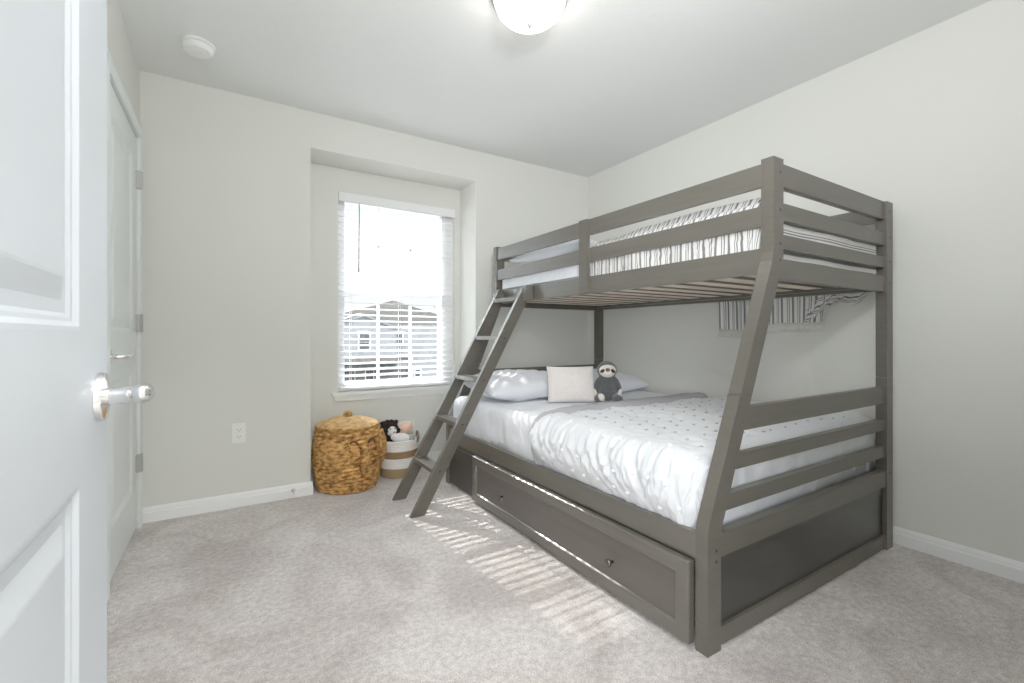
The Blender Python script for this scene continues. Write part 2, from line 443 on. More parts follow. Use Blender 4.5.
finish('base_plate', lathe(bmesh.new(), [(.072, 0), (.072, -.010), (.066, -.013)], c, seg=40), M['plastic'], sd, smooth=True, angle=40)
finish('cover', lathe(bmesh.new(), [(.064, -.012), (.064, -.028), (.056, -.038), (.03, -.042), (0, -.042)], c, seg=40), M['plastic'], sd, smooth=True, angle=40)
finish('test_button', lathe(bmesh.new(), [(.011, -.041), (.011, -.044), (0, -.0445)], (c[0] + .02, c[1] - .015, c[2]), seg=20), M['plastic'], sd, smooth=True, angle=40)
c = (1.065, 1.57, H)
cl = thing('ceiling_light', 'flush ceiling light with glowing white glass dome and metal rim', 'ceiling light', c)
finish('metal_rim', lathe(bmesh.new(), [(.150, 0), (.158, -.010), (.158, -.030), (.150, -.036), (.142, -.03)], c, seg=56), M['nickel'], cl, smooth=True, angle=40)
finish('glass_shade', lathe(bmesh.new(), [(.147, -.028), (.145, -.050), (.132, -.080), (.108, -.104), (.070, -.122), (.03, -.131), (0, -.132)], c, seg=56), M['shadegl'], cl, smooth=True)
finish('finial', lathe(bmesh.new(), [(.012, -.128), (.013, -.136), (.009, -.142), (.006, -.15), (0, -.153)], c, seg=20), M['nickel'], cl, smooth=True)

# ------------------------------------------------------------------ bunk bed
bed = thing('bunk_bed', 'grey-brown wooden twin over full bunk bed against the right wall', 'bunk bed', (2.0, 1.9, 0))
YF, YFb, YH, YHb = .890, .935, 2.870, 2.915
RX0, RX1 = 2.634, 2.700
bv = .004
lower_front = [(1.278, 0), (1.346, 0), (1.346, .375), (1.356, .405), (1.522, .812), (1.452, .812), (1.283, .412), (1.278, .39)]
upper_front = [(1.454, .8135), (1.524, .8135), (1.712, 1.265), (1.722, 1.30), (1.722, 1.655), (1.655, 1.655), (1.655, 1.315), (1.648, 1.28)]
for ya, yb in ((YF, YFb), (YH, YHb)):
    a = finish('lower_post', P(lower_front, 'y', ya, yb), M['bed'], bed, bevel=bv)
    b = finish('upper_post', P(upper_front, 'y', ya, yb), M['bed'], bed, bevel=bv)
    c = finish('lower_post', B(RX0, RX1, ya, yb, 0, .8115), M['bed'], bed, bevel=bv)
    d = finish('upper_post', B(RX0, RX1, ya, yb, .8135, 1.645), M['bed'], bed, bevel=bv)
    if ya == YF:
        def bolts(par, L):
            for x, z in L: finish('bolt', lathe(bmesh.new(), [(.0055, -.0008), (.0055, .003)], (x, YF, z), 'y', 12), M['hole'], par)
        bolts(a, [(1.322, .325), (1.322, .290)])
        bolts(b, [(1.700, 1.605), (1.700, 1.468), (1.700, 1.345), (1.70, 1.285)])
        bolts(d, [(2.668, 1.60), (2.668, 1.475), (2.668, 1.36), (2.668, 1.26)])
        bolts(c, [(2.668, .36)])
def slope_in(z, lo): return (1.356 + (z - .405) * (.166 / .407)) if lo else (1.524 + (z - .8135) * (.188 / .4515))
for e, (ya, yb) in enumerate(((YF + .010, YFb - .008), (YH + .010, YHb - .008))):
    for z0, z1 in ((.690, .768), (.564, .614), (.437, .490)):
        pts = [(slope_in(z0, True) - .012, z0), (RX0 + .008, z0), (RX0 + .008, z1), (slope_in(z1, True) - .012, z1)]
        finish('end_rail', P(pts, 'y', ya, yb), M['bed_x'], bed, bevel=bv)
    for z0, z1 in ((1.560, 1.644), (1.438, 1.500), (1.332, 1.384), (1.220, 1.292)):
        xl = 1.714 if z0 > 1.25 else 1.700
        finish('guard_rail', B(xl, RX0 + .008, ya, yb, z0, z1), M['bed_x'], bed, bevel=bv)
    finish('end_board', B(1.340, RX0 + .006, ya - .004, yb + .004, .296, .372), M['bed_x'], bed, bevel=bv)
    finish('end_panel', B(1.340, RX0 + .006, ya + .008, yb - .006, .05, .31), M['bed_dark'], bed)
    finish('end_board', B(1.340, RX0 + .006, ya - .004, yb + .004, .010, .068), M['bed_x'], bed, bevel=bv)
# long rails of the upper bunk
for z0, z1, l in ((1.558, 1.641, 0), (1.412, 1.486, 0)):
    finish('guard_rail', B(1.662, 1.684, YFb - .006, YH + .006, z0, z1), M['bed_y'], bed, bevel=bv)
finish('side_rail', B(1.660, 1.684, YFb - .006, YH + .006, 1.240, 1.331), M['bed_y'], bed, bevel=bv)
finish('guard_post', B(1.640, 1.662, 1.872, 1.938, 1.245, 1.640), M['bed'], bed, bevel=bv)
for z0, z1 in ((1.558, 1.632), (1.412, 1.486), (1.225, 1.322)):
    finish('guard_rail' if z0 > 1.3 else 'side_rail', B(2.660, 2.684, YFb - .006, YH + .006, z0, z1), M['bed_y'], bed, bevel=bv)
# slats of the upper bunk
sl = bmesh.new()
for i in range(13):
    y = 1.06 + i * .145
    box(sl, 1.690, 2.654, y - .042, y + .042, 1.257, 1.279)
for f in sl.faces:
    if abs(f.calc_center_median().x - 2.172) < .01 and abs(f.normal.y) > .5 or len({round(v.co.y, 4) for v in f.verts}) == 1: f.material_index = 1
finish('slats', sl, [M['pine'], M['pine_gap_shade']], bed)
bm = bmesh.new(); box(bm, 1.684, 1.708, .94, 2.86, 1.242, 1.262); box(bm, 2.636, 2.660, .94, 2.86, 1.242, 1.262)
finish('slat_ledges', bm, M['bed_y'], bed)
# lower side
finish('side_rail', B(1.284, 1.308, YFb - .006, YH + .006, .290, .374), M['bed_y'], bed, bevel=bv)
finish('side_rail', B(2.660, 2.684, YFb - .006, YH + .006, .220, .374), M['bed_y'], bed, bevel=bv)
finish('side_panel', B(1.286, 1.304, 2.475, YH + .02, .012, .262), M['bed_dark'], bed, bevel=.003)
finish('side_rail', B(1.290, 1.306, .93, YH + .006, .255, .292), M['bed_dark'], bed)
finish('slats', B(1.310, 2.660, .94, 2.865, .305, .322), M['pine'], bed)
# trundle drawer
dr = bmesh.new()
ya, yb, za, zb, xf = .944, 2.468, .018, .284, 1.252
w = .056
yy = [ya, ya + w, yb - w, yb]; zz = [za, za + w * .8, zb - w * .8, zb]
prev = None
def ring(o, x): return [dr.verts.new((x, y, z)) for y, z in ((ya + o, za + o), (yb - o, za + o), (yb - o, zb - o), (ya + o, zb - o))]
for o, x in ((0, xf + .030), (0, xf + .007), (.003, xf + .002), (.008, xf), (.044, xf), (.049, xf + .002), (.053, xf + .009), (.056, xf + .010)):
    r = ring(o, x)
    if prev:
        for k in range(4): dr.faces.new((prev[k], prev[(k + 1) % 4], r[(k + 1) % 4], r[k]))
    prev = r
dr.faces.new(prev)
drawer = finish('drawer', dr, M['bed_y'], bed)
finish('drawer_panel', B(xf + .0085, xf + .02, ya + .05, yb - .05, za + .05, zb - .05), M['bed_panel'], drawer)
for y in (1.288, 2.120):
    finish('knob', lathe(bmesh.new(), [(.006, .012), (.006, -.006), (.009, -.010), (.0145, -.014), (.0155, -.019), (.012, -.024), (0, -.026)], (xf, y, .140), 'x', 20), M['knob'], drawer, smooth=True, angle=50)

# ------------------------------------------------------------------ ladder
la = thing('bunk_ladder', 'slanted grey wooden ladder with five treads leaning on the upper bunk', 'ladder', (1.2, 2.6, 0))
k = .5637
def sx(z): return .857 + k * z
prof = [(.857, 0), (.936, 0), (sx(1.245) + .079, 1.245), (sx(1.275) + .070, 1.283), (sx(1.29) + .052, 1.308), (sx(1.29) + .03, 1.315), (sx(1.29) + .010, 1.308), (sx(1.27), 1.27)]
for ya, yb in ((2.432, 2.460), (2.747, 2.775)):
    st = finish('stile', P(prof, 'y', ya, yb), M['bed'], la, bevel=.005)
    if ya < 2.5:
        for z in (.233, .486, .739, .995, 1.253): finish('bolt', lathe(bmesh.new(), [(.0065, -.001), (.0065, .003)], (sx(z) + .040, ya, z), 'y', 14), M['hole'], st)
for z in (.233, .486, .739, .995, 1.250):
    x = sx(z) + .006
    finish('tread', B(x - .004, x + .072, 2.458, 2.749, z - .012, z + .012), M['bed_y'], la, bevel=.004)
for ya, yb in ((2.403, 2.433), (2.774, 2.80)):
    finish('hook', P([(1.585, 1.235), (1.640, 1.235), (1.655, 1.25), (1.655, 1.325), (1.650, 1.333), (1.62, 1.333), (1.585, 1.29)], 'y', ya, yb), M['bed'], la, bevel=.005)

# ------------------------------------------------------------------ bedding cloth
def cloth(x0, x1, y0, y1, fx0, fx1, fy0, fy1, z0, r, disp, nx, ny, thick=.0, uv=False):
    """cloth over the rectangle x0..x1, y0..y1 with hanging lengths fx0 (front), fx1 (wall), fy0 (foot), fy1 (head)"""
    bm = bmesh.new()
    lay = bm.loops.layers.uv.new('UVMap') if uv else None
    def pos(p, q, off=0.):
        ox = (x0 - p) if p < x0 else (p - x1 if p > x1 else 0.); oy = (y0 - q) if q < y0 else (q - y1 if q > y1 else 0.)
        sxn = -1 if p < x0 else 1; syn = -1 if q < y0 else 1
        cx = min(max(p, x0), x1); cy = min(max(q, y0), y1)
        d = max(ox, oy)
        if d <= 0: nrm = Vector((0, 0, 1)); co = Vector((cx, cy, z0)); h = 0
        else:
            u = Vector((ox * sxn, oy * syn, 0)).normalized()
            if d < r * PI / 2:
                a = d / r; out = r * math.sin(a); dn = r * (1 - math.cos(a))
            else:
                a = PI / 2; out = r; dn = r + d - r * PI / 2
            co = Vector((cx, cy, z0)) + u * out - Vector((0, 0, dn)); nrm = (u * math.sin(a) + Vector((0, 0, math.cos(a)))); h = d
        return co + nrm * (disp(p, q, ox * (1 if p < x0 else -1), oy) + off)
    ps = [x0 - fx0 + (x1 - x0 + fx0 + fx1) * i / nx for i in range(nx + 1)]
    qs = [y0 - fy0 + (y1 - y0 + fy0 + fy1) * j / ny for j in range(ny + 1)]
    g = [[bm.verts.new(pos(p, q)) for q in qs] for p in ps]
    for i in range(nx):
        for j in range(ny):
            f = bm.faces.new((g[i][j], g[i + 1][j], g[i + 1][j + 1], g[i][j + 1]))
            if lay:
                for l, (a, b) in zip(f.loops, ((i, j), (i + 1, j), (i + 1, j + 1), (i, j + 1))): l[lay].uv = (qs[b], ps[a])
    return bm, pos

def rid(x):                        # soft ridge -1..1
    return 1 - 2 * abs(noise.noise(Vector((x, 0, 0))))

# mattress of the lower bunk
mt = finish('mattress', B(1.325, 2.640, .950, 2.860, .322, .575), M['sheet'], None, loc=(1.98, 1.9, .322), bevel=.04, smooth=True)
tag(mt, 'white full-size mattress on the lower bunk under the bedding', 'mattress')
# white top sheet at the pillow end
def d_sheet(p, q, ox, oy):
    v = .004 * noise.noise(Vector((p * 7, q * 7, 0))) + .003 * noise.noise(Vector((p * 16 + 3, q * 16, 4)))
    if ox > 0:
        w = min(1, ox / .10)
        v += w * (.012 * noise.noise(Vector((q * 15 + 2 * ox, ox * 2.2, 7))) + .008 * rid(q * 22 + ox * 3))
    if ox > 0: v -= .030 * max(0, (ox - .19) / .10)
    return v + .004
bm, _ = cloth(1.364, 2.635, 1.40, 2.845, .300, .02, 0, .01, .590, .045, d_sheet, 70, 80)
sh = finish('bed_sheet', bm, M['sheet'], None, loc=(1.3, 2.4, .6), smooth=True)
tag(sh, 'smooth white sheet draped over the pillow end of the lower bunk', 'sheet')
# comforter
def d_comf(p, q, ox, oy):
    v = .014 * noise.noise(Vector((p * 3.2, q * 3.2, 1))) + .010 * noise.noise(Vector((p * 9, q * 8, 5))) + .007 * noise.noise(Vector((p * 24, q * 22, 8)))
    if ox > 0:
        w = min(1, ox / .09)
        s = q + ox * .55
        jit = noise.noise(Vector((q * 3, ox * 1.8, 2)))
        w *= 1 - .65 * max(0, min(1, (ox - .15) / .10))
        v += w * (.018 * rid(s * 17 + 1.3 * jit) + .010 * rid((q - ox * .35) * 29 + 5 + jit) + .007 * rid((q + ox * .2) * 58 + 2 * jit))
        v += .016 * w
        v -= .055 * max(0, (ox - .17) / .12)
    if oy > 0:
        w = min(1, oy / .06)
        v = v * .4 + w * (.008 * noise.noise(Vector((p * 20, oy * 7, 9))))
        v -= .012 * max(0, (oy - .18) / .1)
    edge = min(1, max(0, (1.86 - q) / .05))
    return v + .018 * edge + .006
CX0, CYF = 1.364, 1.018
bm, cpos = cloth(CX0, 2.668, CYF, 1.860, .300, .02, .262, 0, .592, .050, d_comf, 170, 220)
random.seed(4)
def tuft(co_, r, rot, mi):
    mtx = Matrix.Translation(Vector(co_)) @ (rot or Matrix.Identity(4)) @ Matrix.Diagonal((r[0], r[1], r[2], 1))
    vs = bmesh.ops.create_uvsphere(bm, u_segments=8, v_segments=6, radius=1, matrix=mtx)['verts']
    for f_ in {f_ for v_ in vs for f_ in v_.link_faces}: f_.material_index = mi
for i in range(13):
    for j in range(9):
        p = 1.44 + i * .098 + (.049 if j % 2 else 0) + random.uniform(-.012, .012); q = 1.035 + j * .095 + random.uniform(-.012, .012)
        if p > 2.62: continue
        a = random.uniform(-.5, .5)
        tuft(cpos(p, q, .003), (.0105, .0048, .004), R3(z=a), 1)
for i in range(3):
    for j in range(11):
        p = CX0 - .03 - i * .085 + random.uniform(-.012, .012); q = .99 + j * .078 + (.039 if i % 2 else 0) + random.uniform(-.012, .012)
        if q > 1.80: continue
        tuft(cpos(p, q, .004), (.006, .009, .007), None, 2)
for i in range(13):
    for j in range(2):
        tuft(cpos(1.44 + i * .094 + .04 * j, CYF - .07 - .09 * j, .004), (.009, .006, .007), None, 2)
co = finish('comforter', bm, [M['comforter'], M['tuft'], M['tuftw']], None, loc=(1.3, 1.4, .6), smooth=True)
tag(co, 'white comforter with small grey tufts spread over the lower bunk', 'comforter')
# folded-back grey lining band
def d_fold(p, q, ox, oy):
    t = (q - 1.80) / .17
    v = .030 + .013 * math.sin(PI * min(1, max(0, t))) + .006 * noise.noise(Vector((p * 8, q * 9, 2)))
    if ox > 0:
        w = min(1, ox / .09); s = q + ox * .1
        v += w * (.008 * rid(s * 18 + ox * 4) + .004) - .045 * max(0, (ox - .17) / .12)
    return v
bm = bmesh.new()
_, fpos = cloth(CX0, 2.640, 1.0, 2.4, .30, .02, 0, 0, .592, .050, d_fold, 4, 4); _.free()
nx = 90; ps = [CX0 - .295 + (2.64 - CX0 + .30) * i / nx for i in range(nx + 1)]
prev = None
for i, p in enumerate(ps):
    t = max(0, min(1, (p - 1.30) / 1.3)); hang = max(0, (CX0 - p) / .3)
    qa = 1.815 - .01 * math.sin(p * 9) + .012 * t; wd = (.045 if hang > 0 else .045 + .11 * min(1, (p - CX0) / .25)) + .05 * t
    cur = []
    for j in range(9):
        q = qa + wd * j / 8
        off = -.020 if j in (0, 8) else (-.004 if j in (1, 7) else 0)
        cur.append(bm.verts.new(fpos(p, q, off)))
    if prev:
        for j in range(8): bm.faces.new((prev[j], prev[j + 1], cur[j + 1], cur[j]))
    prev = cur
finish('folded_edge', bm, M['greyband'], co, smooth=True)['label'] = 'grey lining of the folded-back edge'
# pillows of the lower bunk
bm = pillow_bm(Matrix.Translation((1.665, 2.575, .682)) @ R3(x=.10, z=-.02), .345, .250, .088, seed=3, wr=.022)
tag(finish('bed_pillow', bm, M['pillow'], None, loc=(1.665, 2.575, .605), smooth=True), 'plump white pillow lying on the ladder side of the lower bunk', 'pillow')
bm = pillow_bm(Matrix.Translation((2.325, 2.545, .672)) @ R3(x=.10, z=.03), .305, .250, .078, seed=9, wr=.022)
tag(finish('bed_pillow', bm, M['pillow'], None, loc=(2.325, 2.545, .605), smooth=True), 'white pillow lying behind the sloth toy by the right wall', 'pillow')
bm = pillow_bm(Matrix.Translation((1.812, 2.215, .708)) @ R3(x=math.radians(70), z=-.50), .150, .116, .062, seed=5, wr=.004, pinch=.05)
tag(finish('throw_cushion', bm, M['blush'], None, loc=(1.80, 2.25, .61), smooth=True), 'square pale blush fuzzy cushion leaning on the white pillow', 'cushion')

# sloth toy (faces the camera)
sl_c = Vector((1.995, 2.090, .602)); rz = math.atan2(-sl_c.x, sl_c.y) * -1
RZ = Matrix.Translation(sl_c) @ Matrix.Rotation(-math.atan2(sl_c.x, sl_c.y) * .9, 4, 'Z')
RZ = RZ @ Matrix.Scale(1.10, 4)
def L(x, y, z): return RZ @ Vector((x, y, z))
RR = RZ.to_3x3().to_4x4()
body = blob([(L(0, 0, .075), (.056, .048, .074), RR), (L(0, -.004, .178), (.056, .050, .052), RR),
             (L(-.056, -.008, .092), (.020, .022, .050), RR @ R3(y=.35)), (L(.056, -.008, .092), (.020, .022, .050), RR @ R3(y=-.35)),
             (L(-.046, -.050, .024), (.026, .050, .024), RR @ R3(z=-.35)), (L(.050, -.045, .024), (.026, .048, .024), RR @ R3(z=.4))], .006)
slo = finish('sloth_toy', body, M['slothgrey'], None, loc=sl_c, smooth=True)
tag(slo, 'seated grey plush sloth with cream face, beside the blush cushion', 'soft toy')
finish('face', ell(bmesh.new(), L(0, -.030, .176), (.046, .028, .038), RR), M['cream'], slo, smooth=True)['label'] = 'cream face'
for s in (-1, 1):
    finish('eye_patch', ell(bmesh.new(), L(.027 * s, -.050, .176), (.016, .008, .010), RR @ R3(y=.55 * s), 14, 10), M['slothdark'], slo, smooth=True)
    finish('eye', ell(bmesh.new(), L(.024 * s, -.058, .178), (.005, .004, .005), RR, 12, 8), M['eye'], slo, smooth=True)
    finish('claw', ell(bmesh.new(), L(.068 * s, -.028, .052), (.011, .013, .024), RR @ R3(y=.3 * s), 12, 10), M['cream'], slo, smooth=True)
finish('muzzle', ell(bmesh.new(), L(0, -.050, .163), (.024, .012, .015), RR), M['cream'], slo, smooth=True)
finish('nose', ell(bmesh.new(), L(0, -.060, .183), (.013, .008, .010), RR, 14, 10), M['nose'], slo, smooth=True)
finish('foot_pad', ell(bmesh.new(), L(-.036, -.083, .034), (.017, .022, .020), RR @ R3(x=.6, y=-.5), 12, 10), M['cream'], slo, smooth=True)
finish('foot_pad', ell(bmesh.new(), L(.066, -.080, .026), (.014, .020, .016), RR @ R3(x=.6), 12, 10), M['slothgrey'], slo, smooth=True)

# ------------------------------------------------------------------ upper bunk bedding
um = finish('mattress', B(1.700, 2.640, .950, 2.860, 1.279, 1.480), M['sheet'], None, loc=(2.16, 1.9, 1.279), bevel=.03, smooth=True)
tag(um, 'white twin mattress on the slats of the upper bunk', 'mattress')
def d_us(p, q, ox, oy):
    v = .006 * noise.noise(Vector((p * 7, q * 6, 11)))
    if ox > 0: v += min(1, ox / .05) * (.006 * rid(q * 26 + 3) - .003)
    return v + .004
bm, _ = cloth(1.725, 2.630, 1.90, 2.842, .170, .02, 0, .01, 1.500, .030, d_us, 40, 80)
tag(finish('bed_sheet', bm, M['sheet'], None, loc=(1.7, 2.4, 1.47), smooth=True), 'white sheet tucked over the ladder end of the upper bunk', 'sheet')
bm = pillow_bm(Matrix.Translation((2.03, 2.455, 1.556)) @ R3(x=-.02, z=.05), .305, .375, .070, seed=14, wr=.022)
tag(finish('bed_pillow', bm, M['sheet'], None, loc=(2.02, 2.56, 1.48), smooth=True), 'white pillow at the ladder end of the upper bunk', 'pillow')

bk = thing('striped_blanket', 'grey and white striped fringed blanket over the upper bunk, hanging at the wall', 'blanket', (2.1, 1.45, 1.48))
def d_bl(p, q, ox, oy):
    v = .010 * noise.noise(Vector((p * 4, q * 6, 21))) + .004 * noise.noise(Vector((p * 9, q * 22, 3)))
    v += .030 * math.exp(-((q - 1.25) / .50) ** 2) * (1 if ox <= 0 else .3)
    if ox > 0: v += min(1, ox / .05) * (.007 * rid(q * 30 + 4 * noise.noise(Vector((q * 5, ox * 8, 1)))) - .006)
    return max(v, -.004) + (.014 if ox > 0 or oy > 0 else .024)
bm, bpos = cloth(1.735, 2.605, .992, 1.915, .185, .03, .235, 0, 1.500, .034, d_bl, 60, 130, uv=True)
finish('blanket_top', bm, M['stripe'], bk, smooth=True)
# second layer over the top: bunched throw
# length hanging down between bed and wall, with its fringe
bm = bmesh.new(); lay = bm.loops.layers.uv.new('UVMap'); fr = bmesh.new()
nq, nz_ = 90, 20
def hang(q, t):                     # t 0 top .. 1 hem
    zt = 1.46; zb = 1.060 + .018 * math.sin((q - 1.2) * 9) + .02 * max(0, 1.3 - q) / .1
    z = zt + (zb - zt) * t
    x = 2.703 + .012 * (1 + rid(q * 13)) * min(1, t * 1.5) + .010 * t
    if t < .25: x = 2.60 + (x - 2.60) * (t / .25) ** .5
    return Vector((min(x, 2.752), q - .05 * (1 - t) * (1 if q < 1.35 else 0) * (1.35 - q) / .15, z + (.018 if t < .1 else 0)))
gr = []
for i in range(nq + 1):
    q = 1.205 + .610 * i / nq
    gr.append([bm.verts.new(hang(q, j / nz_)) for j in range(nz_ + 1)])
for i in range(nq):
    for j in range(nz_):
        f = bm.faces.new((gr[i][j], gr[i + 1][j], gr[i + 1][j + 1], gr[i][j + 1]))
        for l_, (a, b) in zip(f.loops, ((i, j), (i + 1, j), (i + 1, j + 1), (i, j + 1))): l_[lay].uv = (1.205 + .61 * a / nq, b / nz_)
finish('hanging_end', bm, M['stripe'], bk, smooth=True)
for i in range(150):
    q = 1.206 + .608 * i / 149; a = hang(q, 1.0)
    dx, dyy = random.uniform(-.004, .004), random.uniform(-.006, .006)
    tube(fr, [a + Vector((0, 0, .006)), a + Vector((dx * .5, dyy * .5, -.022)), a + Vector((dx, dyy, -.044))], [.0028, .0026, .0032], 5)
finish('fringe', fr, M['ropew'], bk, smooth=True)
# crumpled corner spilling under the end rail, by the wall
bm = bmesh.new(); lay = bm.loops.layers.uv.new('UVMap'); gr = []
for i in range(41):
    s = i / 40; row = []
    q = 1.285 - .30 * s
    drop = .215 * max(0, 1 - s) ** 1.5 + .068 * math.exp(-((s - .80) / .17) ** 2) + .03 + .02 * rid(s * 9)
    for j in range(15):
        t = j / 14
        x = 2.704 + .020 * math.sin(PI * t) + .010 * rid(t * 6 + s * 9) ; z = 1.30 - drop * t - .0
        row.append(bm.verts.new((min(x, 2.750), q + .035 * t * (1 - s) - .02 * math.sin(3 * t), z)))
    gr.append(row)
for i in range(40):
    for j in range(14):
        f = bm.faces.new((gr[i][j], gr[i + 1][j], gr[i + 1][j + 1], gr[i][j + 1]))
        for l_, (a, b) in zip(f.loops, ((i, j), (i + 1, j), (i + 1, j + 1), (i, j + 1))): l_[lay].uv = (b / 14 * .16 + a / 40 * .10, a / 40)
finish('crumpled_corner', bm, M['stripe'], bk, smooth=True)

# ------------------------------------------------------------------ elephant hamper
hc = Vector((.683, 3.185, 0))
hamper = thing('elephant_hamper', 'large woven golden-brown elephant laundry basket with lid in the niche', 'basket', hc)
def hr(z):                          # outline radius
    t = z / .415
    pts = [(0, .181), (.1, .193), (.3, .209), (.55, .216), (.75, .212), (.9, .202), (1, .191)]
    for (a, r0), (b, r1) in zip(pts, pts[1:]):
        if t <= b:
            u = (t - a) / (b - a); return r0 + (r1 - r0) * (u * u * (3 - 2 * u))
    return .191
def weave(bm, rf, z0, z1, rows, seg, amp, cen, flutes=24):
    N = rows * 5; g = []
    for i in range(N + 1):
        z = z0 + (z1 - z0) * i / N; row = i * rows / N
        ring = []
        for k in range(seg):
            th = 2 * PI * k / seg
            cord = abs(math.sin(PI * row)) ** .7
            tw = .5 + .5 * math.sin(flutes * th + PI * math.floor(row))
            r = rf(z) - .004 + amp * (cord * (.30 + .70 * tw)) + .004 * noise.noise(Vector((math.cos(th) * 5, math.sin(th) * 5, z * 18)))
            ring.append(bm.verts.new((cen.x + r * math.cos(th), cen.y + r * math.sin(th), cen.z + z)))
        g.append(ring)
    for i in range(N):
        for k in range(seg): bm.faces.new((g[i][k], g[i][(k + 1) % seg], g[i + 1][(k + 1) % seg], g[i + 1][k]))
    bm.faces.new(g[0][::-1])
    return g
bm = bmesh.new(); weave(bm, hr, 0, .412, 17, 288, .013, hc, 24)
finish('basket_body', bm, M['weave'], hamper, smooth=True)
# lid: coiled rings rising to a knob
bm = bmesh.new(); prof = [(.188, .408), (.197, .412)]
n = 46
for i in range(n + 1):
    t = i / n; r = .200 * (1 - t) + .016 * t
    prof.append((r, .420 + .048 * (1 - (r / .200) ** 2.0) ** 1.0 + .0045 * abs(math.sin(PI * t * 11))))
prof += [(0, .468)]
lathe(bm, prof, hc, seg=72)
lid = finish('lid', bm, M['weave_lid'], hamper, smooth=True)
finish('lid_knob', lathe(bmesh.new(), [(.024, .464), (.030, .474), (.030, .490), (.020, .501), (0, .503)], hc, seg=24), M['weave'], lid, smooth=True)
finish('lid_rim', tube(bmesh.new(), [(hc.x + .198 * math.cos(2 * PI * k / 60), hc.y + .198 * math.sin(2 * PI * k / 60), .416 + .002 * math.sin(k * 2.5)) for k in range(61)], .009, 8), M['weave'], lid, smooth=True)
# face of the elephant
fa = math.atan2(-hc.y, -hc.x) + math.radians(25)      # direction the elephant faces (towards the ladder side of the camera)
def onb(da, z, off=0.):
    r = hr(z) + .008 + off; t = fa + da
    return hc + Vector((r * math.cos(t), r * math.sin(t), z))
def flap(outline, off, thick, bulge=.012, rows=9):
    """woven ear lying on the basket: outline in (angle, z)"""
    bm = bmesh.new(); n = len(outline); ca = sum(o[0] for o in outline) / n; cz = sum(o[1] for o in outline) / n
    rings = []
    R_ = 9
    for i in range(R_ + 1):
        s = 1 - i / R_ * .97
        rings.append([bm.verts.new(onb(ca + (a - ca) * s, cz + (z - cz) * s, (off if i else -.004) + bulge * (1 - s * s) + .004 * abs(math.sin(PI * i / 1.5)))) for a, z in outline])
    for i in range(R_):
        for k in range(n): bm.faces.new((rings[i][k], rings[i][(k + 1) % n], rings[i + 1][(k + 1) % n], rings[i + 1][k]))
    bm.faces.new(rings[-1])
    tube(bm, [onb(a, z, off - .002) for a, z in outline + outline[:1]], .0075, 8)
    return bm
def earline(c, w, zt, zb):
    o = []
    for k in range(28):
        t = 2 * PI * k / 28
        x, y = math.cos(t), math.sin(t)
        zc = (zt + zb) / 2; hh = (zt - zb) / 2
        o.append((c + w * x * (1 - .18 * y * (1 if x * c > 0 else -1)), zc + hh * y * (1 if y > 0 else 1.05)))
    return o
finish('ear', flap(earline(-.80, .42, .375, .175), .016, .012, .014), M['weave'], hamper, smooth=True)
finish('ear', flap(earline(.90, .34, .375, .175), .016, .012, .014), M['weave'], hamper, smooth=True)
for s in (-1, 1):
    pts = [onb(s * .28 + .115 * math.cos(t), .318 + .024 * math.sin(t), .006) for t in [PI * i / 10 for i in range(11)]]
    finish('eye', tube(bmesh.new(), pts, .0055, 8), M['weave_dark'], hamper, smooth=True)
tr = [onb(.02 * math.sin(i * .5) + (.24 * max(0, (i - 9) / 5) ** 2), .315 - .0165 * i + (.10 * max(0, (i - 10) / 4) ** 2 * .35), .010 + .006 * math.sin(i * .9) ** 2) for i in range(15)]
bm = tube(bmesh.new(), tr, [.030 - .0007 * i + .003 * (i % 2) for i in range(15)], 14)
finish('trunk', bm, M['weave'], hamper, smooth=True)
for a, z in ((-.12, .02), (.42, .02)):
    pts = [onb(a + .20 * math.cos(t), .012 + .055 * math.sin(t), .004) for t in [PI * i / 12 for i in range(13)]]
    finish('foot', tube(bmesh.new(), pts, .007, 8), M['weave'], hamper, smooth=True)

# ------------------------------------------------------------------ rope basket and toys
bc = Vector((1.052, 3.268, 0))
rb = thing('rope_basket', 'round white and brown banded rope basket holding soft toys in the niche', 'basket', bc)
def rr(z): return .118 + .022 * min(1, z / .20)
def band(name, z0, z1, m, lab):
    bm = bmesh.new(); rows = max(2, round((z1 - z0) / .013)); N = rows * 5; prof = []
    for i in range(N + 1):
        z = z0 + (z1 - z0) * i / N; prof.append((rr(z) + .004 * abs(math.sin(PI * i * rows / N)), z))
    if z0 > .2: prof += [(rr(z1) - .006, z1 + .003), (rr(z1) - .014, z1), (.098, .03), (0, .03)]
    lathe(bm, prof, bc, seg=56) if z0 > .2 else None
    if z0 <= .2:
        lathe(bm, prof + [(prof[-1][0] - .012, z1), (rr(z0) - .012, z0)], bc, seg=56)
    o = finish(name, bm, m, rb, smooth=True); o['label'] = lab
band('band', .001, .068, M['ropet'], 'tan bottom band')
band('band', .068, .140, M['ropew'], 'white middle band')
band('band', .140, .192, M['ropeb'], 'brown band')
band('rim', .201, .262, M['ropew'], 'white rim')
lathe_b = lathe(bmesh.new(), [(rr(.192), .190), (rr(.20) + .003, .197), (rr(.20) + .001, .203), (rr(.2) - .012, .203), (rr(.192) - .012, .190)], bc, seg=56)
finish('band', lathe_b, M['ropew'], rb, smooth=True)
hd = [(bc.x + .115, bc.y - .078, .235), (bc.x + .122, bc.y - .088, .262), (bc.x + .124, bc.y - .086, .292), (bc.x + .127, bc.y - .060, .307), (bc.x + .134, bc.y - .030, .297), (bc.x + .136, bc.y - .022, .262), (bc.x + .136, bc.y - .02, .235)]
finish('handle', tube(bmesh.new(), hd, .011, 8, .6), M['brown'], rb, smooth=True)
